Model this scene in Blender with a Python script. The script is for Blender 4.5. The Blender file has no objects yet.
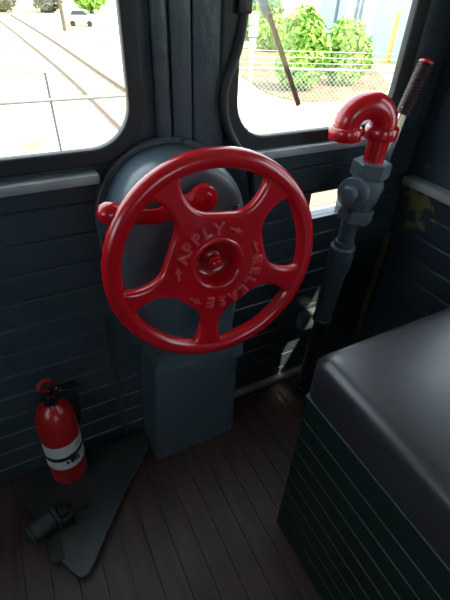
import bpy, bmesh, math, random
from mathutils import Vector, Matrix
random.seed(7)
sc = bpy.context.scene
COL = sc.collection
R = math.radians
PI = math.pi

# ------------------------------------------------------------------ camera
cam_d = bpy.data.cameras.new('camera'); cam = bpy.data.objects.new('camera', cam_d); COL.objects.link(cam)
cam_d.sensor_width = 36; cam_d.lens = 405.3 / 600 * 36; cam_d.clip_start = 0.02; cam_d.clip_end = 500
yaw, pit, rol = .496035, .66087, .044983
f = Vector((math.sin(yaw)*math.cos(pit), math.cos(yaw)*math.cos(pit), -math.sin(pit)))
r0 = Vector((math.cos(yaw), -math.sin(yaw), 0)); u0 = r0.cross(f)
r = math.cos(rol)*r0 + math.sin(rol)*u0; u = -math.sin(rol)*r0 + math.cos(rol)*u0
cam.matrix_world = Matrix(((r.x, u.x, -f.x, 0), (r.y, u.y, -f.y, 0), (r.z, u.z, -f.z, 1.28), (0, 0, 0, 1)))
sc.camera = cam

# ------------------------------------------------------------------ world, sun, exposure
w = bpy.data.worlds.new('world'); sc.world = w; w.use_nodes = True
bg = w.node_tree.nodes['Background']; bg.inputs[0].default_value = (.80, .90, 1, 1); bg.inputs[1].default_value = 2.7
sun_d = bpy.data.lights.new('sun', 'SUN'); sun_d.energy = 7.0; sun_d.angle = R(.6); sun_d.color = (1, .80, .54)
sun = bpy.data.objects.new('sun', sun_d); COL.objects.link(sun)
sun.rotation_euler = Vector((.42, -.46, 1.0)).to_track_quat('Z', 'Y').to_euler()
vs = sc.view_settings; vs.view_transform = 'Standard'; vs.look = 'None'; vs.gamma = 1; vs.use_curve_mapping = False
vs.exposure = 1.1

# ------------------------------------------------------------------ materials
def mat(name, col, rough=.5, metal=0, coat=0, col2=None, scale=8, bump=0, bscale=60, spec=.5, detail=4, lo=.35, hi=.65, stretch=None, rvar=0):
    m = bpy.data.materials.new(name); m.use_nodes = True
    nt = m.node_tree; N = nt.nodes; L = nt.links; b = N['Principled BSDF']
    b.inputs['Base Color'].default_value = (*col, 1); b.inputs['Roughness'].default_value = rough
    b.inputs['Metallic'].default_value = metal; b.inputs['Coat Weight'].default_value = coat
    b.inputs['Coat Roughness'].default_value = .12; b.inputs['Specular IOR Level'].default_value = spec
    tc = N.new('ShaderNodeTexCoord'); src = tc.outputs['Object']
    if stretch:
        mp = N.new('ShaderNodeMapping'); mp.inputs['Scale'].default_value = stretch; L.new(src, mp.inputs[0]); src = mp.outputs[0]
    if col2:
        n = N.new('ShaderNodeTexNoise'); n.inputs['Scale'].default_value = scale; n.inputs['Detail'].default_value = detail
        L.new(src, n.inputs['Vector'])
        cr = N.new('ShaderNodeValToRGB'); cr.color_ramp.elements[0].position = lo; cr.color_ramp.elements[1].position = hi
        cr.color_ramp.elements[0].color = (*col, 1); cr.color_ramp.elements[1].color = (*col2, 1)
        L.new(n.outputs['Fac'], cr.inputs[0]); L.new(cr.outputs[0], b.inputs['Base Color'])
    if rvar:
        n3 = N.new('ShaderNodeTexNoise'); n3.inputs['Scale'].default_value = 14; n3.inputs['Detail'].default_value = 5
        L.new(src, n3.inputs['Vector'])
        mr = N.new('ShaderNodeMapRange'); mr.inputs[1].default_value = .3; mr.inputs[2].default_value = .7
        mr.inputs[3].default_value = rough - rvar; mr.inputs[4].default_value = rough + rvar
        L.new(n3.outputs['Fac'], mr.inputs[0]); L.new(mr.outputs[0], b.inputs['Roughness'])
    if bump:
        n2 = N.new('ShaderNodeTexNoise'); n2.inputs['Scale'].default_value = bscale; n2.inputs['Detail'].default_value = 5
        L.new(src, n2.inputs['Vector'])
        bp = N.new('ShaderNodeBump'); bp.inputs['Strength'].default_value = bump; bp.inputs['Distance'].default_value = .004
        L.new(n2.outputs['Fac'], bp.inputs['Height']); L.new(bp.outputs[0], b.inputs['Normal'])
    return m

M = {}
M['wall'] = mat('blue_grey_paint', (.030, .048, .062), .36, col2=(.042, .064, .080), scale=9, bump=.45, bscale=34, rvar=.08)
M['post'] = mat('blue_grey_paint_matt', (.044, .064, .080), .42, col2=(.060, .084, .100), scale=12, bump=.8, bscale=38, rvar=.1)
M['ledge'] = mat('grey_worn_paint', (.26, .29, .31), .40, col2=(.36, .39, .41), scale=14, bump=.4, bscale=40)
M['body'] = mat('grey_machine_paint', (.060, .088, .108), .33, col2=(.072, .103, .124), scale=6, bump=.12, bscale=30)
M['pipe'] = mat('grey_pipe_paint', (.062, .088, .110), .36, bump=.25, bscale=60)
M['valve'] = mat('grey_valve_paint', (.090, .115, .14), .32, col2=(.11, .135, .165), scale=30, bump=.2, bscale=80)
M['blackpipe'] = mat('black_pipe', (.010, .012, .014), .32)
M['red'] = mat('red_gloss_paint', (.48, .004, .012), .25, coat=.5, col2=(.42, .004, .011), scale=10, bump=.10, bscale=45)
M['redwornglint'] = mat('red_rubbed_with_highlights', (.56, .022, .032), .30, coat=.3, col2=(.62, .085, .09), scale=160)  # rubbed letter paint, lightened further to put highlights into the colour
M['exred'] = mat('extinguisher_red', (.42, .010, .014), .32, coat=.2)
M['black'] = mat('black_rubber', (.008, .009, .010), .45)
M['frame'] = mat('dark_window_frame', (.009, .012, .015), .55, bump=.2, bscale=30)
M['white'] = mat('label_white', (.60, .62, .64), .5)
M['ink'] = mat('label_ink', (.02, .02, .025), .5)
M['chrome'] = mat('bare_steel', (.55, .56, .55), .25, metal=1)
M['grip'] = mat('ribbed_grip', (.020, .006, .008), .35)
M['floor'] = mat('brown_floor_boards', (.046, .026, .024), .50, col2=(.075, .045, .040), scale=7, stretch=(6, .8, 1), bump=.4, bscale=30, rvar=.1)
M['gap'] = mat('floor_gap', (.006, .005, .005), .9)
M['plate'] = mat('dark_steel_plate', (.026, .032, .034), .40, col2=(.040, .046, .048), scale=18, bump=.3, bscale=50)
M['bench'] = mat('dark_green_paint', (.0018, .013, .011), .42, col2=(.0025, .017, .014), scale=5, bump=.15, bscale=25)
M['vinyl'] = mat('black_vinyl', (.020, .022, .027), .36, bump=.05, bscale=260, spec=.8)
M['rust'] = mat('rusty_brown', (.16, .075, .04), .6, col2=(.30, .20, .13), scale=30)
M['ceil'] = mat('ceiling_paint', (.20, .24, .25), .6)
M['roof'] = mat('roof_paint', (.05, .06, .07), .6)
M['ground'] = mat('pale_gravel_and_grass', (.40, .37, .26), .9, col2=(.30, .32, .09), scale=.35, detail=6, lo=.50, hi=.62)
M['soil_shade'] = mat('brown_soil_shade', (.10, .065, .035), .9, col2=(.20, .16, .08), scale=3)  # brown soil with the shade under the bushes put into its colour
M['ballast'] = mat('brown_ballast', (.13, .09, .065), .9, col2=(.18, .14, .10), scale=20)
M['deck'] = mat('light_grey_deck', (.30, .29, .27), .7)
M['rail'] = mat('rusty_rail', (.16, .10, .075), .6)
M['tie'] = mat('weathered_sleeper', (.42, .36, .25), .8)
M['leaf'] = mat('bright_leaves', (.13, .30, .035), .6, col2=(.26, .46, .06), scale=3)
M['leafdark'] = mat('dull_leaves', (.045, .055, .032), .7, col2=(.085, .07, .045), scale=.5)
M['bark'] = mat('bark', (.10, .075, .06), .8)
M['galv'] = mat('galvanised', (.36, .38, .39), .5, metal=.3)
M['siding'] = mat('pale_blue_siding', (.36, .43, .50), .6)
M['siding_dark'] = mat('siding_joint', (.13, .15, .17), .6)
M['orange'] = mat('orange_paint', (.80, .42, .12), .6)
M['sign'] = mat('sign_white', (.30, .30, .29), .6)
M['carpaint'] = mat('silver_car_paint', (.45, .50, .52), .4)
M['carglass'] = mat('dark_car_glass', (.03, .04, .05), .2)
M['barewood'] = mat('bare_wood', (.13, .085, .045), .7, col2=(.05, .045, .04), scale=30)

def worn_wall():
    """wall paint rubbed down to yellowish timber around the corner below the ledge"""
    m = mat('worn_blue_grey_paint', (.024, .040, .054), .36, bump=.5, bscale=34)
    nt = m.node_tree; N = nt.nodes; L = nt.links; b = N['Principled BSDF']
    tc = N.new('ShaderNodeTexCoord'); vm = N.new('ShaderNodeVectorMath'); vm.operation = 'DISTANCE'
    vm.inputs[1].default_value = (1.14, .83, .735)
    L.new(tc.outputs['Object'], vm.inputs[0])
    n = N.new('ShaderNodeTexNoise'); n.inputs['Scale'].default_value = 26; n.inputs['Detail'].default_value = 6
    L.new(tc.outputs['Object'], n.inputs['Vector'])
    a = N.new('ShaderNodeMath'); a.operation = 'MULTIPLY'; a.inputs[1].default_value = .30; L.new(n.outputs['Fac'], a.inputs[0])
    s = N.new('ShaderNodeMath'); s.operation = 'ADD'; L.new(vm.outputs['Value'], s.inputs[0]); L.new(a.outputs[0], s.inputs[1])
    cr = N.new('ShaderNodeValToRGB'); cr.color_ramp.elements[0].position = .185; cr.color_ramp.elements[1].position = .215
    cr.color_ramp.elements[0].color = (.20, .17, .075, 1); cr.color_ramp.elements[1].color = (.024, .040, .054, 1)
    L.new(s.outputs[0], cr.inputs[0]); L.new(cr.outputs[0], b.inputs['Base Color'])
    return m
M['wornwall'] = worn_wall()

def glass():
    m = bpy.data.materials.new('window_glass'); m.use_nodes = True
    nt = m.node_tree; N = nt.nodes; L = nt.links; N.remove(N['Principled BSDF'])
    t = N.new('ShaderNodeBsdfTransparent'); t.inputs[0].default_value = (.95, .97, .96, 1)
    g = N.new('ShaderNodeBsdfGlossy'); g.inputs['Roughness'].default_value = .03
    fr = N.new('ShaderNodeValue'); fr.outputs[0].default_value = .045
    mx = N.new('ShaderNodeMixShader'); L.new(fr.outputs[0], mx.inputs[0]); L.new(t.outputs[0], mx.inputs[1]); L.new(g.outputs[0], mx.inputs[2])
    L.new(mx.outputs[0], N['Material Output'].inputs[0]); return m
M['glass'] = glass()

# ------------------------------------------------------------------ helpers
def link(name, me, m, parent=None, smooth=None):
    o = bpy.data.objects.new(name, me); COL.objects.link(o)
    if m is not None:
        me.materials.clear(); me.materials.append(m)
    if parent is not None: o.parent = parent
    if smooth is not None:
        for p in me.polygons: p.use_smooth = True
        if smooth < 180:
            me.set_sharp_from_angle(angle=R(smooth))
    return o
def done(name, bm, m, parent=None, smooth=None):
    bmesh.ops.recalc_face_normals(bm, faces=bm.faces[:])
    me = bpy.data.meshes.new(name); bm.to_mesh(me); bm.free()
    return link(name, me, m, parent, smooth)
def thing(name, label, cat, group=None, kind=None):
    o = bpy.data.objects.new(name, None); COL.objects.link(o); o.empty_display_size = .05
    if label: o['label'] = label; o['category'] = cat
    if group: o['group'] = group
    if kind: o['kind'] = kind
    return o
def tag(o, label, cat, group=None, kind=None):
    o['label'] = label; o['category'] = cat
    if group: o['group'] = group
    if kind: o['kind'] = kind
    return o
def struct(o): o['kind'] = 'structure'; return o
def box(bm, x0, x1, y0, y1, z0, z1, bev=0, seg=1, mtx=None):
    vs_ = [bm.verts.new((x, y, z)) for x in (x0, x1) for y in (y0, y1) for z in (z0, z1)]
    q = [(0, 1, 3, 2), (4, 6, 7, 5), (0, 4, 5, 1), (2, 3, 7, 6), (0, 2, 6, 4), (1, 5, 7, 3)]
    fs = [bm.faces.new([vs_[i] for i in k]) for k in q]
    if mtx is not None: bmesh.ops.transform(bm, matrix=mtx, verts=vs_)
    if bev:
        es = list({e for f_ in fs for e in f_.edges})
        bmesh.ops.recalc_face_normals(bm, faces=fs)
        bmesh.ops.bevel(bm, geom=es, offset=bev, segments=seg, profile=.5, affect='EDGES', clamp_overlap=True)
def frame(o, ax, up=None):
    z = Vector(ax).normalized(); up = Vector(up) if up else (Vector((0, 0, 1)) if abs(z.z) < .9 else Vector((0, 1, 0)))
    x = up.cross(z).normalized(); y = z.cross(x)
    m = Matrix((x, y, z)).transposed().to_4x4(); m.translation = Vector(o); return m
def lathe(bm, prof, mtx, seg=32):
    rings = []
    for (rr, z) in prof:
        if rr < 1e-6: rings.append([bm.verts.new(mtx @ Vector((0, 0, z)))])
        else: rings.append([bm.verts.new(mtx @ Vector((rr*math.cos(2*PI*i/seg), rr*math.sin(2*PI*i/seg), z))) for i in range(seg)])
    for a, b in zip(rings, rings[1:]):
        for i in range(seg):
            j = (i+1) % seg
            if len(a) == 1 and len(b) == 1: continue
            if len(a) == 1: bm.faces.new((a[0], b[j], b[i]))
            elif len(b) == 1: bm.faces.new((a[i], a[j], b[0]))
            else: bm.faces.new((a[i], a[j], b[j], b[i]))
def cyl(bm, p0, p1, r0_, r1_=None, seg=24, ch=0):
    r1_ = r0_ if r1_ is None else r1_
    p0 = Vector(p0); p1 = Vector(p1); h = (p1-p0).length
    if ch: prof = [(0, 0), (r0_-ch, 0), (r0_, ch), (r1_, h-ch), (r1_-ch, h), (0, h)]
    else: prof = [(0, 0), (r0_, 0), (r1_, h), (0, h)]
    lathe(bm, prof, frame(p0, p1-p0), seg)
def tube(bm, pts, rad, seg=12, caps=True, closed=False):
    pts = [Vector(p) for p in pts]; n = len(pts)
    rs = rad if isinstance(rad, (list, tuple)) else [rad]*n
    prev = None; rings = []
    for i, p in enumerate(pts):
        if closed: t = (pts[(i+1) % n]-pts[i-1]).normalized()
        else: t = (pts[min(i+1, n-1)]-pts[max(i-1, 0)]).normalized()
        if prev is None:
            a = Vector((0, 0, 1)) if abs(t.z) < .9 else Vector((1, 0, 0)); x = a.cross(t).normalized()
        else: x = (prev-t*prev.dot(t)).normalized()
        prev = x; y = t.cross(x)
        rings.append([bm.verts.new(p+rs[i]*(math.cos(2*PI*k/seg)*x+math.sin(2*PI*k/seg)*y)) for k in range(seg)])
    m_ = n if closed else n-1
    for i in range(m_):
        a, b = rings[i], rings[(i+1) % n]
        for k in range(seg):
            j = (k+1) % seg; bm.faces.new((a[k], a[j], b[j], b[k]))
    if caps and not closed: bm.faces.new(rings[0][::-1]); bm.faces.new(rings[-1])
def smoothpath(pts, n=6):
    pts = [Vector(p) for p in pts]; out = []
    P = [pts[0]*2-pts[1]] + pts + [pts[-1]*2-pts[-2]]
    for i in range(1, len(P)-2):
        for k in range(n):
            t = k/n; a, b, c, d = P[i-1:i+3]
            out.append(.5*((2*b)+(-a+c)*t+(2*a-5*b+4*c-d)*t*t+(-a+3*b-3*c+d)*t**3))
    out.append(pts[-1]); return out
def hexnut(bm, p0, p1, rr, rot=0, ch=.003):
    p0 = Vector(p0); p1 = Vector(p1); h = (p1-p0).length
    lathe(bm, [(0, 0), (rr-ch, 0), (rr, ch), (rr, h-ch), (rr-ch, h), (0, h)], frame(p0, p1-p0) @ Matrix.Rotation(rot, 4, 'Z'), 6)
def rrect(x0, x1, y0, y1, rad, n=8):
    out = []
    for cx, cy, a in ((x1-rad, y1-rad, 0), (x0+rad, y1-rad, 90), (x0+rad, y0+rad, 180), (x1-rad, y0+rad, 270)):
        for k in range(n+1):
            t = R(a+90*k/n); out.append((cx+rad*math.cos(t), cy+rad*math.sin(t)))
    return out
def plate(loops, depth, bev=0, bres=2):
    """filled 2D outline with holes, thickness along local z, as a mesh"""
    cu = bpy.data.curves.new('outline', 'CURVE'); cu.dimensions = '2D'; cu.fill_mode = 'BOTH'
    for lp in loops:
        s = cu.splines.new('POLY'); s.points.add(len(lp)-1); s.use_cyclic_u = True
        for i, p in enumerate(lp): s.points[i].co = (p[0], p[1], 0, 1)
    cu.extrude = depth/2-bev; cu.bevel_depth = bev; cu.bevel_resolution = bres; cu.offset = -bev
    o = bpy.data.objects.new('outline', cu); COL.objects.link(o)
    dg = bpy.context.evaluated_depsgraph_get(); dg.update()
    me = bpy.data.meshes.new_from_object(o.evaluated_get(dg))
    bpy.data.objects.remove(o); bpy.data.curves.remove(cu); return me
def plate_bm(bm, loops, depth, mtx, bev=0, bres=2):
    me = plate(loops, depth, bev, bres); me.transform(mtx); bm.from_mesh(me); bpy.data.meshes.remove(me)
XZ = lambda y: Matrix(((1, 0, 0, 0), (0, 0, -1, y), (0, 1, 0, 0), (0, 0, 0, 1)))      # plan x,y -> world x,z ; normal towards -y
YZ = lambda x: Matrix(((0, 0, 1, x), (1, 0, 0, 0), (0, 1, 0, 0), (0, 0, 0, 1)))       # plan x,y -> world y,z

XL, XR, YF, YB, ZC = -1.30, 1.14, .888, -1.70, 1.78
# ------------------------------------------------------------------ ground and floor
bm = bmesh.new(); box(bm, -60, 120, 1.2, 150, -1.9, -1.7); box(bm, -60, 120, -80, 1.2, -1.9, -1.7)
struct(done('ground', bm, M['ground']))
bm = bmesh.new(); box(bm, -3, 8, 2.5, 6.4, -1.71, -1.66, .02); struct(done('ground_ballast', bm, M['ballast']))
bm = bmesh.new(); x = XL
while x < XR-.01:
    box(bm, x+.0006, min(x+.0644, XR), YB, YF+.01, -.03, 0, .0006); x += .065
struct(done('floor', bm, M['floor']))
bm = bmesh.new(); box(bm, XL-.04, XR+.05, YB-.05, YF+.07, -.08, -.031); struct(done('floor_base', bm, M['gap']))['kind'] = 'structure'

# ------------------------------------------------------------------ front wall
HX0, HX1, HZ0, HZ1 = .757, .905, .718, .803          # slot through the boards
bm = bmesh.new()
zt = .955; edges = [.955, .886]
while edges[-1] > .04: edges.append(edges[-1]-.0745)
edges[-1] = 0
def wb(x0, x1, y0, y1, z0, z1, bev=0):
    if x1-x0 > .001 and z1-z0 > .001: box(bm, x0, x1, y0, y1, z0, z1, bev)
for a, b in zip(edges, edges[1:]):
    lo, hi = b, a
    if hi <= HZ0 or lo >= HZ1: wb(XL, XR, YF, YF+.018, lo+.0008, hi-.0008, .0035)
    else:
        wb(XL, HX0, YF, YF+.018, lo+.0008, hi-.0008, .0035); wb(HX1, XR, YF, YF+.018, lo+.0008, hi-.0008, .0035)
        if lo < HZ0: wb(HX0-.004, HX1+.004, YF, YF+.018, lo+.0008, HZ0, .0015)
        if hi > HZ1: wb(HX0-.004, HX1+.004, YF, YF+.018, HZ1, hi-.0008, .0015)
for (x0, x1, z0, z1) in ((XL, HX0, 0, .955), (HX1, XR, 0, .955), (HX0, HX1, 0, HZ0), (HX0, HX1, HZ1, .955)):
    wb(x0, x1, YF+.0185, YF+.05, z0, z1)
WL = (-.62, .232, 1.003, 1.62); WR = (.482, .965, .990, 1.62)
def grow(wd, g): return (wd[0]-g, wd[1]+g, wd[2]-g, wd[3]+g)
def wl(wd, rad, g=0): q = grow(wd, g); return rrect(*q, rad+g)
plate_bm(bm, [[(XL, .955), (XR, .955), (XR, ZC), (XL, ZC)], wl(WL, .085, .024), wl(WR, .085, .040)], .03, XZ(YF+.015))
struct(done('wall_front', bm, M['wall']))
for i, wd in ((1, WL), (2, WR)):
    t = thing('window_%d' % i, None, None, kind='structure')
    bm = bmesh.new(); plate_bm(bm, [wl(wd, .085, .034 if i == 1 else .045), wl(wd, .085, 0)], .024, XZ(YF-.006), .005)
    done('window_frame', bm, M['frame'], t, 40)
    bm = bmesh.new(); plate_bm(bm, [wl(wd, .085, .006)], .004, XZ(YF+.003)); done('window_pane', bm, M['glass'], t)

# ledges below the windows, broken by the brake housing
def ledge(x0, x1):
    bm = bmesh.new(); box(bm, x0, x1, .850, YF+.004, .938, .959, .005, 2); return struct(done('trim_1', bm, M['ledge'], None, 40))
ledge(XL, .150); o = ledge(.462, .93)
o.name = 'trim_2'
# battens on the pillar between the windows
for k, (x0, x1, d) in enumerate(((.290, .322, .020), (.328, .373, .010), (.3765, .448, .012))):
    bm = bmesh.new(); box(bm, x0, x1, YF-d, YF+.002, .962, ZC, .004 if k else .011, 3); struct(done('trim_%d' % (3+k), bm, M['post'], None, 40))
bm = bmesh.new(); box(bm, 1.005, 1.090, YF-.018, YF+.002, .962, ZC, .004, 2); struct(done('trim_6', bm, M['post'], None, 40))
bm = bmesh.new(); box(bm, .100, .113, YF-.008, YF+.002, 0, .55, .002); struct(done('trim_7', bm, M['wall']))
# corner bead, worn down to the timber
bm = bmesh.new(); cyl(bm, (1.128, .876, 0), (1.128, .876, .60), .011, .011, 12, .002); struct(done('trim_8', bm, M['barewood'], None, 40))
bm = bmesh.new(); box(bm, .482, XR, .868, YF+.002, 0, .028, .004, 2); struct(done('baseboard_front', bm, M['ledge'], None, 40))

# ------------------------------------------------------------------ right wall
WS = (-.45, .20, 1.00, 1.56); WQ = (.395, .60, .930, 1.56)  # unseen right windows, split and sized to shape the sun patch
bm = bmesh.new(); e = [.79]
while e[-1] > .05: e.append(e[-1]-.0775)
e[-1] = 0
for a, b in zip(e, e[1:]): box(bm, XR, XR+.018, YB, YF+.02, b+.0008, a-.0008, .0035)
box(bm, XR+.0185, XR+.05, YB, YF+.05, 0, .79)
plate_bm(bm, [[(YB, .79), (YF+.05, .79), (YF+.05, ZC), (YB, ZC)], rrect(*WS, .05), rrect(*WQ, .03)], .05, YZ(XR+.025))
struct(done('wall_right', bm, M['wornwall']))
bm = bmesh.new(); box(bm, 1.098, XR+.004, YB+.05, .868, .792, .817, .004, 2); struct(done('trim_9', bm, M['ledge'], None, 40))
for i, W_ in ((3, WS), (6, WQ)):
    t = thing('window_%d' % i, None, None, kind='structure')
    bm = bmesh.new(); plate_bm(bm, [rrect(W_[0]-.03, W_[1]+.03, W_[2]-.03, W_[3]+.03, .06), rrect(W_[0]+.002, W_[1]-.002, W_[2]+.002, W_[3]-.002, .03)], .066, YZ(XR+.022), .004); done('window_frame', bm, M['frame'], t, 40)
    bm = bmesh.new(); plate_bm(bm, [rrect(W_[0]-.004, W_[1]+.004, W_[2]-.004, W_[3]+.004, .03)], .004, YZ(XR+.03)); done('window_pane', bm, M['glass'], t)
# left wall, with an unseen window sized for the light inside
bm = bmesh.new(); plate_bm(bm, [[(YB, 0), (YF+.05, 0), (YF+.05, ZC), (YB, ZC)], rrect(-.5, .40, 1.08, 1.58, .05)], .05, YZ(XL-.025)); struct(done('wall_left', bm, M['wall']))
t = thing('window_4', None, None, kind='structure')
bm = bmesh.new(); plate_bm(bm, [rrect(-.53, .43, 1.05, 1.61, .06), rrect(-.498, .398, 1.082, 1.578, .05)], .066, YZ(XL-.022), .004); done('window_frame', bm, M['frame'], t, 40)
bm = bmesh.new(); plate_bm(bm, [rrect(-.504, .404, 1.076, 1.584, .05)], .004, YZ(XL-.03)); done('window_pane', bm, M['glass'], t)
# rear wall; its unseen window is sized for the light it adds
bm = bmesh.new(); plate_bm(bm, [[(XL-.05, 0), (XR+.05, 0), (XR+.05, ZC), (XL-.05, ZC)], rrect(-.20, .50, 1.1, 1.6, .05)], .05, XZ(YB-.025)); struct(done('wall_back', bm, M['wall']))
t = thing('window_5', None, None, kind='structure')
bm = bmesh.new(); plate_bm(bm, [rrect(-.23, .53, 1.07, 1.63, .06), rrect(-.198, .498, 1.102, 1.598, .05)], .066, XZ(YB-.022), .004); done('window_frame', bm, M['frame'], t, 40)
bm = bmesh.new(); plate_bm(bm, [rrect(-.204, .504, 1.096, 1.604, .05)], .004, XZ(YB-.03)); done('window_pane', bm, M['glass'], t)
bm = bmesh.new(); box(bm, XL-.05, XR+.05, YB-.05, YF+.05, ZC, ZC+.04); struct(done('ceiling', bm, M['ceil']))
bm = bmesh.new(); box(bm, XL-.22, XR+.31, YB-.10, YF+.10, ZC+.041, ZC+.07); struct(done('roof', bm, M['roof']))  # unseen right overhang, lengthened to trim sun through the side windows

# ------------------------------------------------------------------ hand brake
HC = Vector((.302, 0, .842))
hb = thing('hand_brake', 'grey cast hand brake with large red spoked wheel under the pillar between the windows', 'hand brake')
def outline(rad, wb_, zb, n=28):
    pts = []
    for k in range(n+1):
        a = PI*k/n; pts.append((HC.x+rad*math.cos(a), HC.z+rad*math.sin(a)))
    xl, xr = HC.x-rad, HC.x+rad
    L_ = [(xl+.002, HC.z-.08), (xl+.008, HC.z-.16), (xl+.018, HC.z-.24), (.316-wb_, zb+.06), (.316-wb_+.012, zb)]
    Rr = [(.316+wb_-.004, zb), (.316+wb_, zb+.06), (xr-.004, HC.z-.24), (xr-.002, HC.z-.16), (xr, HC.z-.08)]
    return pts + L_ + Rr
def loft(bm, loops, cap=True):
    rings = [[bm.verts.new((p[0], y, p[1])) for p in lp] for lp, y in loops]
    n = len(rings[0])
    for a, b in zip(rings, rings[1:]):
        for i in range(n): j = (i+1) % n; bm.faces.new((a[i], a[j], b[j], b[i]))
    if cap: bm.faces.new(rings[0][::-1]); bm.faces.new(rings[-1])
bm = bmesh.new(); loft(bm, [(outline(.172, .150, .44), .887), (outline(.172, .150, .44), .868), (outline(.169, .147, .443), .864)])
done('back_flange', bm, M['body'], hb, 35)
bm = bmesh.new()
loft(bm, [(outline(.160, .135, .46), .868), (outline(.160, .134, .46), .795), (outline(.157, .131, .463), .775), (outline(.150, .124, .468), .760), (outline(.140, .114, .476), .752), (outline(.126, .10, .49), .749)])
done('housing', bm, M['body'], hb, 180)
# pedestal box
bm = bmesh.new()
def quadbox(lo, hi):
    a = [bm.verts.new(p) for p in lo]; b = [bm.verts.new(p) for p in hi]
    bm.faces.new(a[::-1]); bm.faces.new(b)
    for i in range(4): j = (i+1) % 4; bm.faces.new((a[i], a[j], b[j], b[i]))
quadbox([(.171, .747, .0), (.462, .747, 0), (.462, .887, 0), (.171, .887, 0)], [(.195, .747, .43), (.458, .747, .43), (.458, .887, .43), (.195, .887, .43)])
es = bm.edges[:]; bmesh.ops.recalc_face_normals(bm, faces=bm.faces[:]); bmesh.ops.bevel(bm, geom=es, offset=.006, segments=2, affect='EDGES')
quadbox([(.200, .752, .428), (.452, .752, .428), (.452, .887, .428), (.200, .887, .428)], [(.212, .7525, .47), (.444, .7525, .47), (.444, .887, .47), (.212, .887, .47)])
done('pedestal', bm, M['body'], hb, 35)
bm = bmesh.new(); box(bm, .462, .484, .83, .887, 0, .50, .003); done('side_flange', bm, M['frame'], hb)
bm = bmesh.new(); quadbox([(.425, .735, .40), (.468, .735, .40), (.468, .752, .40), (.425, .752, .40)], [(.458, .744, .445), (.470, .744, .445), (.470, .76, .445), (.458, .76, .445)])
done('gusset', bm, M['body'], hb)
for x in (.215, .415):
    bm = bmesh.new(); hexnut(bm, (x, .747, .05), (x, .736, .05), .009, .3, .0015); cyl(bm, (x, .737, .05), (x, .730, .05), .0045); done('bolt', bm, M['valve'], hb, 35)
for a in (20, 75, 130, 170):
    x = HC.x+.166*math.cos(R(a)); z = HC.z+.166*math.sin(R(a))
    bm = bmesh.new(); cyl(bm, (x, .866, z), (x, .858, z), .005, ch=.001); done('bolt', bm, M['body'], hb, 35)

def glyphs(bm, chars, mtx_of, size, ext=.0016, off=.0006):
    """raised letters, each placed by mtx_of(i)"""
    for i, ch in enumerate(chars):
        cu = bpy.data.curves.new('letter', 'FONT'); cu.body = ch; cu.size = size; cu.extrude = ext; cu.offset = off-.0004; cu.bevel_depth = .0008; cu.bevel_resolution = 1; cu.align_x = 'CENTER'; cu.resolution_u = 3
        o = bpy.data.objects.new('letter', cu); COL.objects.link(o)
        dg = bpy.context.evaluated_depsgraph_get(); dg.update()
        me = bpy.data.meshes.new_from_object(o.evaluated_get(dg)); bpy.data.objects.remove(o); bpy.data.curves.remove(cu)
        me.transform(mtx_of(i)); bm.from_mesh(me); bpy.data.meshes.remove(me)

bm = bmesh.new(); glyphs(bm, 'EF', lambda i: Matrix.Translation((.405+.022*i, .7485, .868)) @ Matrix.Rotation(R(90), 4, 'X'), .024); done('cast_letters', bm, M['body'], hb)

# wheel : local plane x,y ; +z towards the viewer
wc = Vector((.321, .64, .821)); a_, b_ = -.088, .108
Nw = Vector((math.sin(a_)*math.cos(b_), -math.cos(a_)*math.cos(b_), math.sin(b_)))
Uw = Vector((0, 0, 1)).cross(Nw).normalized(); Vw = Nw.cross(Uw)
WM = Matrix((Uw, Vw, Nw)).transposed().to_4x4(); WM.translation = wc
wheel = thing('brake_wheel', None, None); wheel.matrix_world = WM; wheel.parent = hb
def pol(rr, a): return (rr*math.cos(R(a)), rr*math.sin(R(a)))
def chaikin(p, it=3):
    for _ in range(it):
        q = []
        for i in range(len(p)):
            a, b = p[i], p[(i+1) % len(p)]
            q += [(a[0]*.75+b[0]*.25, a[1]*.75+b[1]*.25), (a[0]*.25+b[0]*.75, a[1]*.25+b[1]*.75)]
        p = q
    return p
holes = []
for c, h in ((84, 28.5), (158, 31.5), (13, 27), (-60, 30.5), (-132, 27)):
    q = [pol(.121, c-h*.86), pol(.109, c), pol(.121, c+h*.86), pol(.168, c+h*1.02), pol(.204, c+h*.90), pol(.205, c+h*.45), pol(.205, c), pol(.205, c-h*.45), pol(.204, c-h*.90), pol(.168, c-h*1.02)]
    holes.append(chaikin(q))
bm = bmesh.new()
plate_bm(bm, [[pol(.222, i*5) for i in range(72)], *holes, [pol(.047, -i*12) for i in range(30)]], .026, Matrix.Identity(4), .009, 3)
tube(bm, [(*pol(.2125, i*4), -.001) for i in range(90)], .0195, 14, closed=True)
lathe(bm, [(.062, .011), (.058, .0145), (.053, .0150), (.049, .012), (.046, .002), (.044, -.022), (.036, -.028), (.024, -.029), (.023, -.018), (.019, -.014), (0, -.014)], Matrix.Identity(4), 40)
lathe(bm, [(.047, .0), (.050, -.03), (.034, -.040), (.034, -.060), (0, -.060)], Matrix.Identity(4), 40)
bmesh.ops.translate(bm, vec=(0, 0, 0), verts=bm.verts)
done('wheel_casting', bm, M['red'], wheel, 50)
bm = bmesh.new(); hexnut(bm, (0, 0, -.014), (0, 0, .000), .0165, .2, .002); cyl(bm, (0, 0, -.001), (0, 0, .010), .009, ch=.002); done('centre_nut', bm, M['red'], wheel, 35)
def arc(rr, angs):
    return lambda i: Matrix.Rotation(R(angs[i]-90), 4, 'Z') @ Matrix.Translation((0, rr, .0155))
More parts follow.
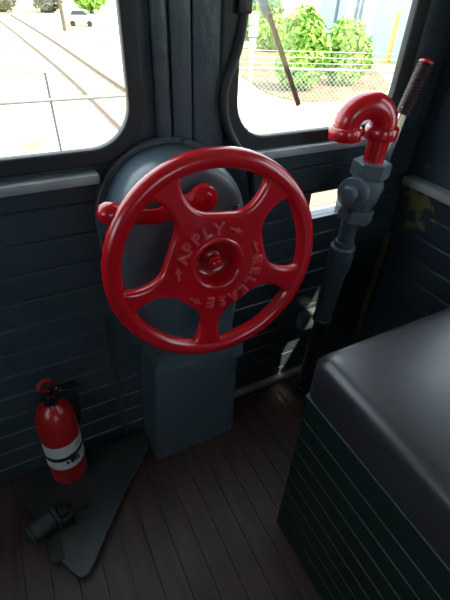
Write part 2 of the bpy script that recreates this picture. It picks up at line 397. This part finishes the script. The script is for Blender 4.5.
for word, rr, angs in (('APPLY', .0695, [158, 141, 124, 107, 89]), ('RELEASE', .0760, [-1, -18, -34, -50, -67, -85, -103])):
    bm = bmesh.new(); glyphs(bm, word, arc(rr, angs), .033, .0028, .0006); done('raised_word', bm, M['redwornglint'], wheel)
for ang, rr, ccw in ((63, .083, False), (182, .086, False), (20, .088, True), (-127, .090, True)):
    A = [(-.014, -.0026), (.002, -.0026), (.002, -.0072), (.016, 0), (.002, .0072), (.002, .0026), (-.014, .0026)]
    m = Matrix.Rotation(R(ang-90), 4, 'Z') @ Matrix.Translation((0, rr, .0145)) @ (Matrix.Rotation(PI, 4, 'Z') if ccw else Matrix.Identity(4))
    bm = bmesh.new(); plate_bm(bm, [A], .008, m, .0008); done('raised_arrow', bm, M['redwornglint'], wheel)
bm = bmesh.new(); tube(bm, [wc-Nw*.055, (.318, .752, .790)], .024, 20); done('shaft', bm, M['body'], hb, 60)

# release lever behind the wheel
bm = bmesh.new()
lv = smoothpath([(.329, .722, .930), (.300, .718, .930), (.262, .712, .922), (.222, .706, .916), (.175, .700, .926), (.150, .696, .936)], 5)
prev = None
for i, p in enumerate(lv):
    t_ = (lv[min(i+1, len(lv)-1)]-lv[max(i-1, 0)]).normalized(); up = Vector((0, -1, 0)).cross(t_).normalized()
    h_ = .020-.005*i/len(lv); d_ = .007
    ring = [bm.verts.new(p+up*h_*math.cos(2*PI*k/12)+Vector((0, 1, 0))*d_*math.sin(2*PI*k/12)) for k in range(12)]
    if prev: 
        for k in range(12): bm.faces.new((prev[k], prev[(k+1) % 12], ring[(k+1) % 12], ring[k]))
    else: bm.faces.new(ring)
    prev = ring
bm.faces.new(prev)
lathe(bm, [(0, 0), (.027, 0), (.030, .003), (.030, .018), (.027, .021), (.017, .022), (.015, .026), (.009, .026), (.008, .022), (0, .022)], frame((.329, .732, .929), (0, -1, 0)), 28)
lev = done('release_lever', bm, M['red'], hb, 30)
bm = bmesh.new(); lathe(bm, [(0, -.026), (.012, -.024), (.020, -.014), (.0225, 0), (.020, .012), (.013, .022), (.009, .03), (0, .03)], frame((.132, .692, .944), (.9, 0, -.35)), 20); done('knob', bm, M['red'], lev, 180)
bm = bmesh.new(); cyl(bm, (.329, .726, .929), (.329, .749, .929), .012); done('pivot_pin', bm, M['body'], hb, 40)

# hanging hose beside the pillar
bm = bmesh.new(); tube(bm, smoothpath([(.489, .872, 1.36), (.487, .872, 1.26), (.474, .868, 1.18), (.450, .868, 1.12), (.443, .868, 1.08), (.452, .868, 1.03), (.474, .862, .985), (.500, .836, .94), (.530, .866, .88), (.548, .870, .80), (.552, .874, .735), (.552, .880, .70)], 6), .0105, 12)
hose = done('air_hose', bm, M['frame'], None, 180); tag(hose, 'thin dark hose running down the pillar left of the right window', 'hose')
bm = bmesh.new(); box(bm, .466, .498, .858, YF-.001, 1.235, 1.262, .004, 2); done('clip', bm, M['black'], hose, 40)

# ------------------------------------------------------------------ standpipe with valve and red return bend
sp = thing('standpipe_valve', 'grey standpipe and valve topped by a red return bend, right of the brake wheel', 'pipe valve')
def pc(n_, col, parts, sm=40):
    bm = bmesh.new()
    for fn in parts: fn(bm)
    return done(n_, bm, M[col], sp, sm)
B0 = Vector((.797, .792, 0)); B1 = Vector((.822, .776, .80))
def at(z): return B0.lerp(B1, z/.80)
pc('floor_flange', 'blackpipe', [lambda bm: cyl(bm, at(0), at(.012), .045, ch=.003), lambda bm: cyl(bm, at(.012), at(.04), .033, ch=.003)])
pc('lower_pipe', 'blackpipe', [lambda bm: cyl(bm, at(.03), at(.39), .0245)])
pc('union_ring', 'pipe', [lambda bm: cyl(bm, at(.375), at(.395), .034, ch=.004)])
pc('middle_pipe', 'pipe', [lambda bm: cyl(bm, at(.39), at(.60), .031, ch=.002)])
pc('coupling', 'pipe', [lambda bm: cyl(bm, at(.585), at(.675), .038, ch=.005), lambda bm: cyl(bm, at(.66), at(.69), .034, .028)])
pc('neck_pipe', 'pipe', [lambda bm: cyl(bm, at(.68), at(.775), .0235)])
V0 = Vector((.838, .775, .80)); 
pc('lower_nut', 'valve', [lambda bm: hexnut(bm, (.830, .775, .758), (.833, .775, .792), .050, .5)])
def vbody(bm):
    lathe(bm, [(0, -.062), (.030, -.060), (.036, -.045), (.042, -.02), (.045, 0), (.042, .02), (.036, .045), (.032, .058), (0, .058)], frame((.842, .775, .845), (.05, 0, 1)), 28)
    cyl(bm, (.842, .775, .845), (.905, .790, .840), .027, .024, ch=.004)
vb = pc('valve_body', 'valve', [vbody], 60)
pc('bonnet', 'valve', [lambda bm: cyl(bm, (.850, .787, .845), (.780, .756, .853), .038, .036, ch=.005), lambda bm: cyl(bm, (.790, .7605, .852), (.775, .754, .854), .042, ch=.003)])
pc('bonnet_plug', 'body', [lambda bm: hexnut(bm, (.776, .7545, .854), (.748, .7425, .857), .023, .1, .003)])
pc('upper_nut', 'valve', [lambda bm: hexnut(bm, (.844, .775, .885), (.846, .775, .925), .052, .35)])
pc('red_nipple', 'red', [lambda bm: cyl(bm, (.846, .775, .92), (.848, .775, .998), .027)])
def bend(bm):
    dv = Vector((-.962, .274, 0)); c = Vector((.848, .775, 1.018))+dv*.049; pts = []
    for k in range(21):
        a = PI*k/20; pts.append(c-dv*.049*math.cos(a)+Vector((0, 0, .043*math.sin(a))))
    L1 = c+dv*.049; R1 = c-dv*.049; dz = Vector((0, 0, 1))
    tube(bm, [R1-dz*.03, R1-dz*.012] + pts + [L1-dz*.012, L1-dz*.03], .0325, 24)
    for q_ in (R1, L1): lathe(bm, [(.030, -.012), (.040, -.012), (.0415, -.008), (.0415, .012), (.038, .018), (.034, .018)], frame(q_-dz*.022, (0, 0, 1)), 28)
bmo = pc('return_bend', 'red', [bend], 60)
pc('bend_bore', 'black', [lambda bm: cyl(bm, (.7595, .8002, .9835), (.7595, .8002, .9845), .0285)])
def flat_bar(bm):
    a = Vector((.897, .786, .835)); b = Vector((.938, .799, 1.05)); m = frame(a, b-a, (0, 1, 0)); box(bm, -.013, .013, -.004, .004, 0, (b-a).length, .002, 1, m)
lv2 = pc('valve_lever', 'chrome', [flat_bar])
bm = bmesh.new(); a = Vector((.936, .799, 1.028)); b = Vector((.970, .802, 1.146)); n = 24; prof = [(0, 0)]
for k in range(n):
    z = (b-a).length*k/n; prof += [(.0168, z+.0004), (.0202, z+.0018), (.0202, z+.0032), (.0168, z+.0044)]
prof += [(.0185, (b-a).length), (0, (b-a).length)]
lathe(bm, prof, frame(a, b-a), 24); gp = done('hand_grip', bm, M['grip'], lv2, 180)
bm = bmesh.new(); lathe(bm, [(0, -.004), (.018, -.004), (.0195, -.002), (.0185, .003), (.012, .006), (0, .007)], frame(b, b-a), 24); done('grip_cap', bm, M['red'], gp, 180)
bm = bmesh.new(); cyl(bm, (.896, .780, .855), (.906, .797, .853), .016, ch=.002); done('lever_bolt', bm, M['valve'], sp, 40)

# small box on the wall behind the pipe
jb = thing('junction_box', 'small dark box fixed low on the boards behind the standpipe', 'box')
bm = bmesh.new(); box(bm, .785, .865, .850, YF-.001, .275, .335, .004, 2); done('box_body', bm, M['body'], jb, 40)
bm = bmesh.new(); box(bm, .782, .868, .847, YF-.001, .336, .343, .003, 1); done('lid', bm, M['body'], jb, 40)

# ------------------------------------------------------------------ bench and cushion
bn = thing('bench', 'dark green boarded bench box standing against the right wall', 'bench')
BX, BY0, BY1, BZ = .432, -1.05, .408, .597
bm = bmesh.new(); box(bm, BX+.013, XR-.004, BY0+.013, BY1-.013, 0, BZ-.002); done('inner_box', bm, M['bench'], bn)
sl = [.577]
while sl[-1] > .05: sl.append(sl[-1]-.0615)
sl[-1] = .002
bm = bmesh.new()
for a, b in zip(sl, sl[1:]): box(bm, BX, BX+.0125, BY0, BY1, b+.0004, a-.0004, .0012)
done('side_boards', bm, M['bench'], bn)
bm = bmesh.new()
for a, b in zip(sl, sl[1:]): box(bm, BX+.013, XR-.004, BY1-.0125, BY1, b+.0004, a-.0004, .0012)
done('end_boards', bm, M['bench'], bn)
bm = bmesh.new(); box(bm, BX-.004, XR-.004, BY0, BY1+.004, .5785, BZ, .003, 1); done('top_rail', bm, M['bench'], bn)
bm = bmesh.new()
x0, x1, y0, y1, z0, z1 = .424, XR-.045, BY0, .414, .599, .722
nx, ny = 24, 44
def prof_c(rad, n=5):
    return [(rad-rad*math.cos(PI/2*k/n), rad*math.sin(PI/2*k/n)) for k in range(n+1)]
rings = []
secs = [(0.004, z0), (0, z0+.012)] + [(i_, z1-.034+h_) for i_, h_ in prof_c(.034)]
def ring_pts(ins, z):
    q = rrect(x0+ins, x1-ins, y0+ins, y1-ins, max(.022, .028-ins*.3), 5); return [bm.verts.new((p[0], p[1], z)) for p in q]
for ins, z in secs: rings.append(ring_pts(ins, z))
for ins, z in ((.08, z1+.004), (.16, z1+.007), (.26, z1+.008)): rings.append(ring_pts(ins, z))
for a, b in zip(rings, rings[1:]):
    for i in range(len(a)): j = (i+1) % len(a); bm.faces.new((a[i], a[j], b[j], b[i]))
bm.faces.new(rings[-1]); bm.faces.new(rings[0][::-1])
cu = done('seat_cushion', bm, M['vinyl'], None, 180)
tag(cu, 'thick black vinyl seat cushion lying on the green bench', 'cushion')

# ------------------------------------------------------------------ floor plate and foot valve
poly = [(-.236, .850), (-.240, .800), (-.225, .750), (-.192, .650), (-.176, .590), (-.130, .512), (-.117, .504), (-.100, .506), (-.088, .520), (.063, .700), (.160, .792), (.165, .860), (.0, .872), (-.15, .868)]
bm = bmesh.new(); plate_bm(bm, [poly], .010, Matrix.Translation((0, 0, .0225)), .002)
fp = done('floor_plate', bm, M['plate'], None, 35); tag(fp, 'dark grey steel plate with a pointed end lying on the floor boards', 'metal plate')
bm = bmesh.new(); plate_bm(bm, [[(-.205, .83), (-.20, .76), (-.17, .66), (-.15, .60), (-.10, .56), (-.04, .62), (.03, .70), (.12, .80), (.12, .85)]], .016, Matrix.Translation((0, 0, .0092)), .001)
done('support_block', bm, M['black'], fp)
fv = thing('foot_valve', 'dark stub cylinder with flange and pointed pedal, sitting on the steel floor plate', 'foot valve')
def fvp(n_, m_, fn, sm=40):
    bm = bmesh.new(); fn(bm); return done(n_, bm, M[m_], fv, sm)
E0, E1 = Vector((-.222, .655, .062)), Vector((-.160, .680, .062))
fvp('stub_cylinder', 'plate', lambda bm: (cyl(bm, E0, E1, .030, ch=.003), cyl(bm, E0-Vector((.005, .002, 0)), E0+Vector((.006, .0024, 0)), .033, ch=.003)))
fvp('flange', 'plate', lambda bm: (cyl(bm, E1, E1+Vector((.010, .004, 0)), .040, ch=.002), cyl(bm, E1+Vector((.016, .006, 0)), E1+Vector((.024, .009, 0)), .036, ch=.002)))
fvp('valve_block_and_void', 'black', lambda bm: (box(bm, -.152, -.105, .645, .695, .028, .075, .006, 2), cyl(bm, (-.128, .668, .03), (-.128, .668, .095), .014, ch=.002), box(bm, -.188, -.152, .570, .628, .0278, .031)))  # last thin box is a black patch put in for the shadowed void
def pedal(bm):
    me = [(-.13, .640), (-.13, .678), (-.095, .676), (-.058, .664), (-.095, .655)]
    plate_bm(bm, [me], .008, Matrix.Translation((0, 0, .074)) , .001)
fvp('pedal', 'black', pedal)
fvp('spindle', 'plate', lambda bm: cyl(bm, E0-Vector((.012, .005, 0)), E0, .012, ch=.002))

# ------------------------------------------------------------------ fire extinguisher
ex = thing('fire_extinguisher', 'small red fire extinguisher with white label standing by the front wall', 'fire extinguisher')
ex.location = (-.092, .826, .028); ex.rotation_euler = (R(-1.5), R(3), R(20)); ex.scale = (1, 1, .97)
I4 = Matrix.Identity(4)
def exp_(n_, m_, fn, sm=40, par=None):
    bm = bmesh.new(); fn(bm); return done(n_, bm, M[m_], par or ex, sm)
exp_('cylinder', 'exred', lambda bm: lathe(bm, [(0, 0), (.046, 0), (.0525, .006), (.0545, .014), (.0545, .262), (.052, .282), (.044, .302), (.032, .318), (.022, .326), (.018, .334), (0, .334)], I4, 40), 60)
def band(bm, r_, z0_, z1_, a0, a1, tilt=0, n=28):
    pr = None
    for k in range(n+1):
        a = R(a0+(a1-a0)*k/n); dz = tilt*math.cos(a)
        q = [bm.verts.new((rr*math.cos(a), rr*math.sin(a), z+dz)) for rr, z in ((r_, z0_), (r_, z1_), (.0546, z1_), (.0546, z0_))]
        if pr:
            for i in range(4): bm.faces.new((pr[i], pr[(i+1) % 4], q[(i+1) % 4], q[i]))
        else: bm.faces.new(q)
        pr = q
    bm.faces.new(pr)
lab = exp_('label', 'white', lambda bm: band(bm, .0553, .086, .192, -205, 25), 60)
for a0, w_, z0_, h_ in ((-98, 10, .108, .016), (-85, 7, .108, .018), (-76, 8, .106, .020), (-112, 9, .110, .012)):
    exp_('printed_mark', 'ink', lambda bm: band(bm, .0557, z0_, z0_+h_, a0, a0+w_, 0, 3), 40, lab)
for k in range(4): exp_('printed_line', 'ink', lambda bm: band(bm, .0557, .160+.006*k, .1612+.006*k, -72, -48, 0, 3), 40, lab)
exp_('strap', 'black', lambda bm: band(bm, .0572, .132, .146, 0, 359, .006, 48), 60)
exp_('strap_buckle', 'black', lambda bm: box(bm, -.010, .010, -.0615, -.054, .122, .148, .002))
exp_('valve', 'black', lambda bm: (cyl(bm, (0, 0, .330), (0, 0, .352), .019, ch=.002), box(bm, -.013, .013, -.018, .018, .345, .372, .003), cyl(bm, (0, -.018, .358), (0, -.030, .358), .011)))
exp_('carry_handle', 'black', lambda bm: tube(bm, smoothpath([(0, 0, .362), (.03, 0, .366), (.07, 0, .352), (.085, 0, .335)], 4), .006, 8))
exp_('squeeze_lever', 'exred', lambda bm: tube(bm, smoothpath([(.0, 0, .376), (-.014, -.004, .392), (-.024, -.006, .410), (-.014, -.004, .422), (.006, 0, .415), (.016, 0, .398), (.016, 0, .378)], 5), .006, 8), 180)
exp_('discharge_hose', 'black', lambda bm: tube(bm, smoothpath([(.018, .0, .358), (.05, -.006, .352), (.066, -.012, .32), (.064, -.012, .27), (.062, -.010, .20)], 6), .0075, 10), 180)
exp_('safety_pin', 'chrome', lambda bm: tube(bm, [(.022+.008*math.cos(k*PI/6), -.012, .375+.008*math.sin(k*PI/6)) for k in range(12)], .0012, 6, closed=True))

# ------------------------------------------------------------------ outside: wiper, platform, railing
wp = thing('windscreen_wiper', 'rusty brown wiper hanging diagonally outside the right front window', 'wiper')
a = Vector((.535, .966, 1.345)); b = Vector((.722, .966, 1.030))
bm = bmesh.new(); m = frame(a, b-a, (0, 1, 0)); box(bm, -.0065, .0065, -.003, .003, 0, (b-a).length, .001, 1, m); done('wiper_blade', bm, M['rust'], wp)
bm = bmesh.new(); c = a.lerp(b, .38); m = frame(a+Vector((-.006, .002, 0)), c-a, (0, 1, 0)); box(bm, -.010, .010, -.005, .004, 0, (c-a).length, .002, 1, m); done('wiper_arm', bm, M['galv'], wp)
bm = bmesh.new(); cyl(bm, (.53, .94, 1.36), (.53, .975, 1.36), .012, ch=.002); done('wiper_pivot', bm, M['rust'], wp, 40)
bm = bmesh.new(); box(bm, -1.3, 1.9, YF+.06, 1.89, .12, .17, .004); dk = struct(done('floor_platform', bm, M['deck']))
bm = bmesh.new(); box(bm, -1.3, 1.9, 1.891, 1.91, .02, .165, .004); struct(done('trim_10', bm, M['frame']))
rl = thing('platform_railing', 'thin pale handrail crossing outside the left window', 'railing')
bm = bmesh.new(); tube(bm, [(-1.2, 2.0, .869), (.78, 2.0, .869)], .009, 10); done('handrail', bm, M['galv'], rl, 60)
for x, zt_ in ((-1.2, .88), (.2, .972), (.78, .88)):
    bm = bmesh.new(); tube(bm, [(x, 2.0, -.25), (x, 2.0, zt_)], .0055, 8); done('post', bm, M['valve'], rl, 60)
bm = bmesh.new(); box(bm, -1.25, .83, 1.98, 2.03, -.30, -.245, .003); done('sill_angle', bm, M['frame'], rl)
bm = bmesh.new(); box(bm, -1.1, -1.0, 1.9105, 1.979, -.29, .10); done('bracket', bm, M['frame'], rl)
bm = bmesh.new(); box(bm, .6, .7, 1.9105, 1.979, -.29, .10); done('bracket', bm, M['frame'], rl)

# ------------------------------------------------------------------ railway track
tr = thing('railway_track', 'rusty two-railed track running away beyond the left window', 'railway track')
def railpts(l): return smoothpath([(x, y, -1.62) for x, y in l], 6)
rA = [(2.55, 8.5), (2.56, 11), (2.57, 17.5), (2.35, 26), (1.73, 43), (1.3, 50)]
rB = [(3.90, 8.5), (3.90, 15), (3.84, 18.2), (3.67, 31), (3.06, 50)]
for l in (rA, rB):
    bm = bmesh.new(); pr = None
    for p in railpts(l):
        q = [bm.verts.new((p.x+dx, p.y, p.z+dz)) for dx, dz in ((-.035, .06), (.035, .06), (.035, .03), (.01, .02), (.01, -.03), (.06, -.06), (-.06, -.06), (-.01, -.03), (-.01, .02), (-.035, .03))]
        if pr:
            for i in range(10): bm.faces.new((pr[i], pr[(i+1) % 10], q[(i+1) % 10], q[i]))
        pr = q
    done('rail', bm, M['rail'], tr)
bm = bmesh.new(); box(bm, -1.2, 1.2, -.11, .11, -.02, .012, .01); tie0 = None
for k in range(40):
    y = 9+k*.9; x = 3.22 - max(0, (y-18))**1.5*.0045
    if tie0 is None: tie0 = done('sleeper', bm, M['tie'], tr); o = tie0
    else: o = tie0.copy(); COL.objects.link(o); o.parent = tr
    o.location = (x, y, -1.70)

# ------------------------------------------------------------------ vegetation
def leaves(bm, blobs, n, size):
    tot = sum(b_[3]*b_[4]*b_[5] for b_ in blobs)
    for (cx, cy, cz, rx, ry, rz) in blobs:
        for _ in range(int(n*rx*ry*rz/tot)):
            d = Vector((random.gauss(0, 1), random.gauss(0, 1), random.gauss(0, 1))).normalized()*(random.random()**.33)
            p = Vector((cx+d.x*rx, cy+d.y*ry, cz+d.z*rz))
            if p.z < -1.68: p.z = -1.68+random.random()*.2
            nrm = (d+Vector((random.gauss(0, .6), random.gauss(0, .6), random.gauss(0, .6)+.3))).normalized()
            m = frame(p, nrm) @ Matrix.Rotation(random.random()*6.28, 4, 'Z'); s = size*random.uniform(.6, 1.3)
            bm.faces.new([bm.verts.new(m @ Vector(v)) for v in ((-s, 0, 0), (-.2*s, -.45*s, .1*s), (s, 0, 0), (-.1*s, .45*s, .1*s))])
def plant(name, label, cat, blobs, n, size, m_, trunk, group=None):
    t = thing(name, label, cat, group)
    bm = bmesh.new(); leaves(bm, blobs, n, size); done('foliage', bm, M[m_], t)
    bm = bmesh.new()
    for (p0, p1, r_) in trunk: cyl(bm, p0, p1, r_, r_*.55, 10)
    done('stem' if cat == 'bush' else 'trunk', bm, M['bark'], t, 60)
G = -1.7
plant('bush', 'leafy bright green bush behind the fence, left and taller of the two', 'bush',
      [(10.0, 13.6, G+.8, .95, .8, .8), (9.95, 13.6, G+1.75, .8, .7, .8), (10.45, 13.5, G+1.3, .6, .6, .7)], 2600, .14, 'leaf',
      [((9.86, 13.6, G), (9.8, 13.6, G+1.6), .06), ((9.95, 13.6, G), (10.2, 13.5, G+1.2), .04)])
plant('bush', 'bright green bush behind the fence in front of the pale building', 'bush',
      [(12.3, 13.9, G+.75, .9, .8, .75), (12.2, 13.9, G+1.5, .75, .7, .7), (12.8, 13.8, G+1.0, .6, .6, .7)], 2600, .14, 'leaf',
      [((12.3, 13.9, G), (12.3, 13.9, G+1.5), .06), ((12.4, 13.9, G), (12.8, 13.8, G+1.0), .04)])
plant('shrub', 'pale green shrubbery seen between the white sign plates and the wiper', 'shrub',
      [(16.6, 29.0, G+2.0, 1.7, 1.5, 2.1), (18.6, 30.5, G+1.8, 1.4, 1.4, 2.0), (15.2, 28.6, G+1.5, 1.3, 1.2, 1.5)], 3400, .20, 'leaf', [((16.6, 29.0, G), (16.6, 29.0, G+2.2), .1)])
plant('shrub', 'low green shrub just right of the sign post, in front of the taller shrubbery', 'shrub',
      [(14.9, 23.4, G+.9, 1.2, 1.0, .9), (16.3, 23.2, G+.8, 1.0, .9, .8)], 2000, .16, 'leaf', [((14.9, 23.4, G), (14.9, 23.4, G+1.1), .08)])
bm = bmesh.new(); plate_bm(bm, [chaikin([(8.2, 12.0), (9.2, 16.5), (12.0, 25.0), (19.0, 25.5), (17.0, 17.0), (13.6, 12.2), (10.8, 11.4)])], .04, Matrix.Translation((0, 0, -1.685)))  # flat brown sheet painting the bushes' shade onto the ground
struct(done('soil_shade_patch', bm, M['soil_shade']))
tl = [(2.7, 55, 1.95, 0), (7.0, 55, 1.8, 0)]
labs = ['dull brown-green tree at the far left edge where the track ends', 'dull brown-green tree behind the utility pole, left of the bright green tree']
for (x, y, s, _), lb in zip(tl, labs):
    plant('tree', lb, 'tree', [(x, y, G+1.5, s*.95, s*.8, 1.5), (x, y, G+4.5, s, s, 3.2), (x+.5, y-.8, G+2.6, s*.6, s*.5, 2.4)], 1700, .40, 'leafdark', [((x, y, G), (x, y, G+4), .3)], 'dull trees at the end of the line')
plant('tree', 'bright green tree by the parked car, right end of the tree line', 'tree', [(11.8, 55, G+3.8, 1.9, 1.9, 3), (11.4, 54.5, G+1.6, 1.8, 1.8, 1.4)], 1500, .4, 'leaf', [((11.6, 55, G), (11.6, 55, G+4), .25)])
bm = bmesh.new(); cyl(bm, (5.46, 35.5, G), (5.36, 35.5, G+6), .13, .10, 12); tag(done('utility_pole', bm, M['bark'], None, 60), 'brown wooden pole standing right of the tracks near the parked car', 'pole')

# parked car
car = thing('parked_car', 'small silver car parked far off to the right of the tracks', 'car')
car.location = (7.35, 39.2, G); car.rotation_euler = (0, 0, R(-12))
bm = bmesh.new()
def prism(bm, prof, y0, y1, inset=0):
    a = [bm.verts.new((p[0], y0, p[1])) for p in prof]; b = [bm.verts.new((p[0], y1, p[1])) for p in prof]
    bm.faces.new(a[::-1]); bm.faces.new(b)
    for i in range(len(a)): j = (i+1) % len(a); bm.faces.new((a[i], a[j], b[j], b[i]))
prism(bm, [(-1.0, .2), (1.0, .2), (1.05, .5), (1.0, .68), (.55, .74), (-.6, .74), (-1.0, .70), (-1.05, .5)], -.42, .42); done('car_body', bm, M['carpaint'], car)
bm = bmesh.new(); prism(bm, [(-.72, .74), (.55, .74), (.25, 1.02), (-.5, 1.02)], -.37, .37); done('cabin_glass', bm, M['carglass'], car)
bm = bmesh.new(); box(bm, -.5, .25, -.36, .36, 1.02, 1.05, .01); done('car_roof', bm, M['carpaint'], car)
for x in (-.62, .62):
    for y in (-.42, .42):
        bm = bmesh.new(); cyl(bm, (x, y-.06, .2), (x, y+.06, .2), .2, ch=.02); done('wheel', bm, M['black'], car, 40)

# chain link fence
fn = thing('chain_link_fence', 'silver chain-link fence with top rail outside the right window', 'fence')
F0, F1 = Vector((3.4, 7.19, 0)), Vector((6.6, 6.02, 0)); fd = (F1-F0); FL = fd.length; fd.normalize(); ZT = .15
bm = bmesh.new(); tube(bm, [F0+Vector((0, 0, ZT)), F1+Vector((0, 0, ZT))], .021, 10); done('top_rail', bm, M['galv'], fn, 60)
for h_ in (.09, .18, .27):
    bm = bmesh.new(); tube(bm, [F0+Vector((0, 0, ZT+h_)), F1+Vector((0, 0, ZT+h_))], .005, 6); done('wire', bm, M['galv'], fn)
for k in (0, 2):
    p = F0.lerp(F1, k/2); bm = bmesh.new(); cyl(bm, (p.x, p.y, G), (p.x, p.y, ZT+.32), .035 if k == 2 else .02, ch=.004, seg=14); done('fence_post', bm, M['valve'], fn, 60)
bm = bmesh.new(); d = .085; H_ = ZT-G; th = .0035
k = -int(H_/d)
while k*d < FL:
    for s in (1, -1):
        # wire climbing at 45 degrees, clipped to the panel
        a0 = k*d; u0_, u1_ = max(0, a0), min(FL, a0+H_)
        if u1_ > u0_:
            z0_, z1_ = u0_-a0, u1_-a0
            if s < 0: z0_, z1_ = H_-z0_, H_-z1_
            tube(bm, [F0+fd*u0_+Vector((0, 0, G+z0_)), F0+fd*u1_+Vector((0, 0, G+z1_))], th, 4)
    k += 1
done('wire_mesh', bm, M['galv'], fn)
# far fence running on from the corner post
sg = thing('sign_post', 'white sign plates on a thin grey post beside the hose, outside the right window', 'sign')
sgp = (2.78, 4.75)
bm = bmesh.new(); cyl(bm, (*sgp, G), (*sgp, .70), .016, seg=10); done('post', bm, M['galv'], sg, 60)
for z0_, z1_, w_ in ((.93, 1.06, .055), (.82, .92, .055), (.70, .81, .040)):
    bm = bmesh.new(); m = Matrix.Translation((*sgp, 0)) @ Matrix.Rotation(R(-28), 4, 'Z'); box(bm, -w_, w_, -.025, -.017, z0_, z1_, .003, 1, m); done('sign_plate', bm, M['sign'], sg)

# pale building with ribbed wall
bd = thing('building', 'pale blue ribbed wall of a large building beyond the bushes', 'building')
P0, P1 = Vector((20.2, 26.2, 0)), Vector((20.4, 8.5, 0)); bdv = (P1-P0); BL = bdv.length; bdv.normalize(); bn_ = Vector((-bdv.y, bdv.x, 0))
m = Matrix((bdv, bn_, Vector((0, 0, 1)))).transposed().to_4x4(); m.translation = P0
bm = bmesh.new(); box(bm, 0, BL, 0, 6, G, 7, 0, 1, m); done('wall', bm, M['siding'], bd)
for x in (1.7, 3.45, 3.85, 8.0, 12.0, 16.0):
    bm = bmesh.new(); box(bm, x, x+.16, -.10, -.005, G, 7, .01, 1, m); done('wall_rib', bm, M['siding_dark'], bd)
bm = bmesh.new(); box(bm, -.3, BL+.3, -.4, 6.3, 7, 7.25, 0, 1, m); done('roof', bm, M['siding_dark'], bd)
bm = bmesh.new(); cyl(bm, (19.1, 18.3, G), (19.1, 18.3, G+2.2), .13, .13, 12, .01); tag(done('bollard', bm, M['orange'], None, 60), 'orange post standing beyond the fence near the building', 'post')
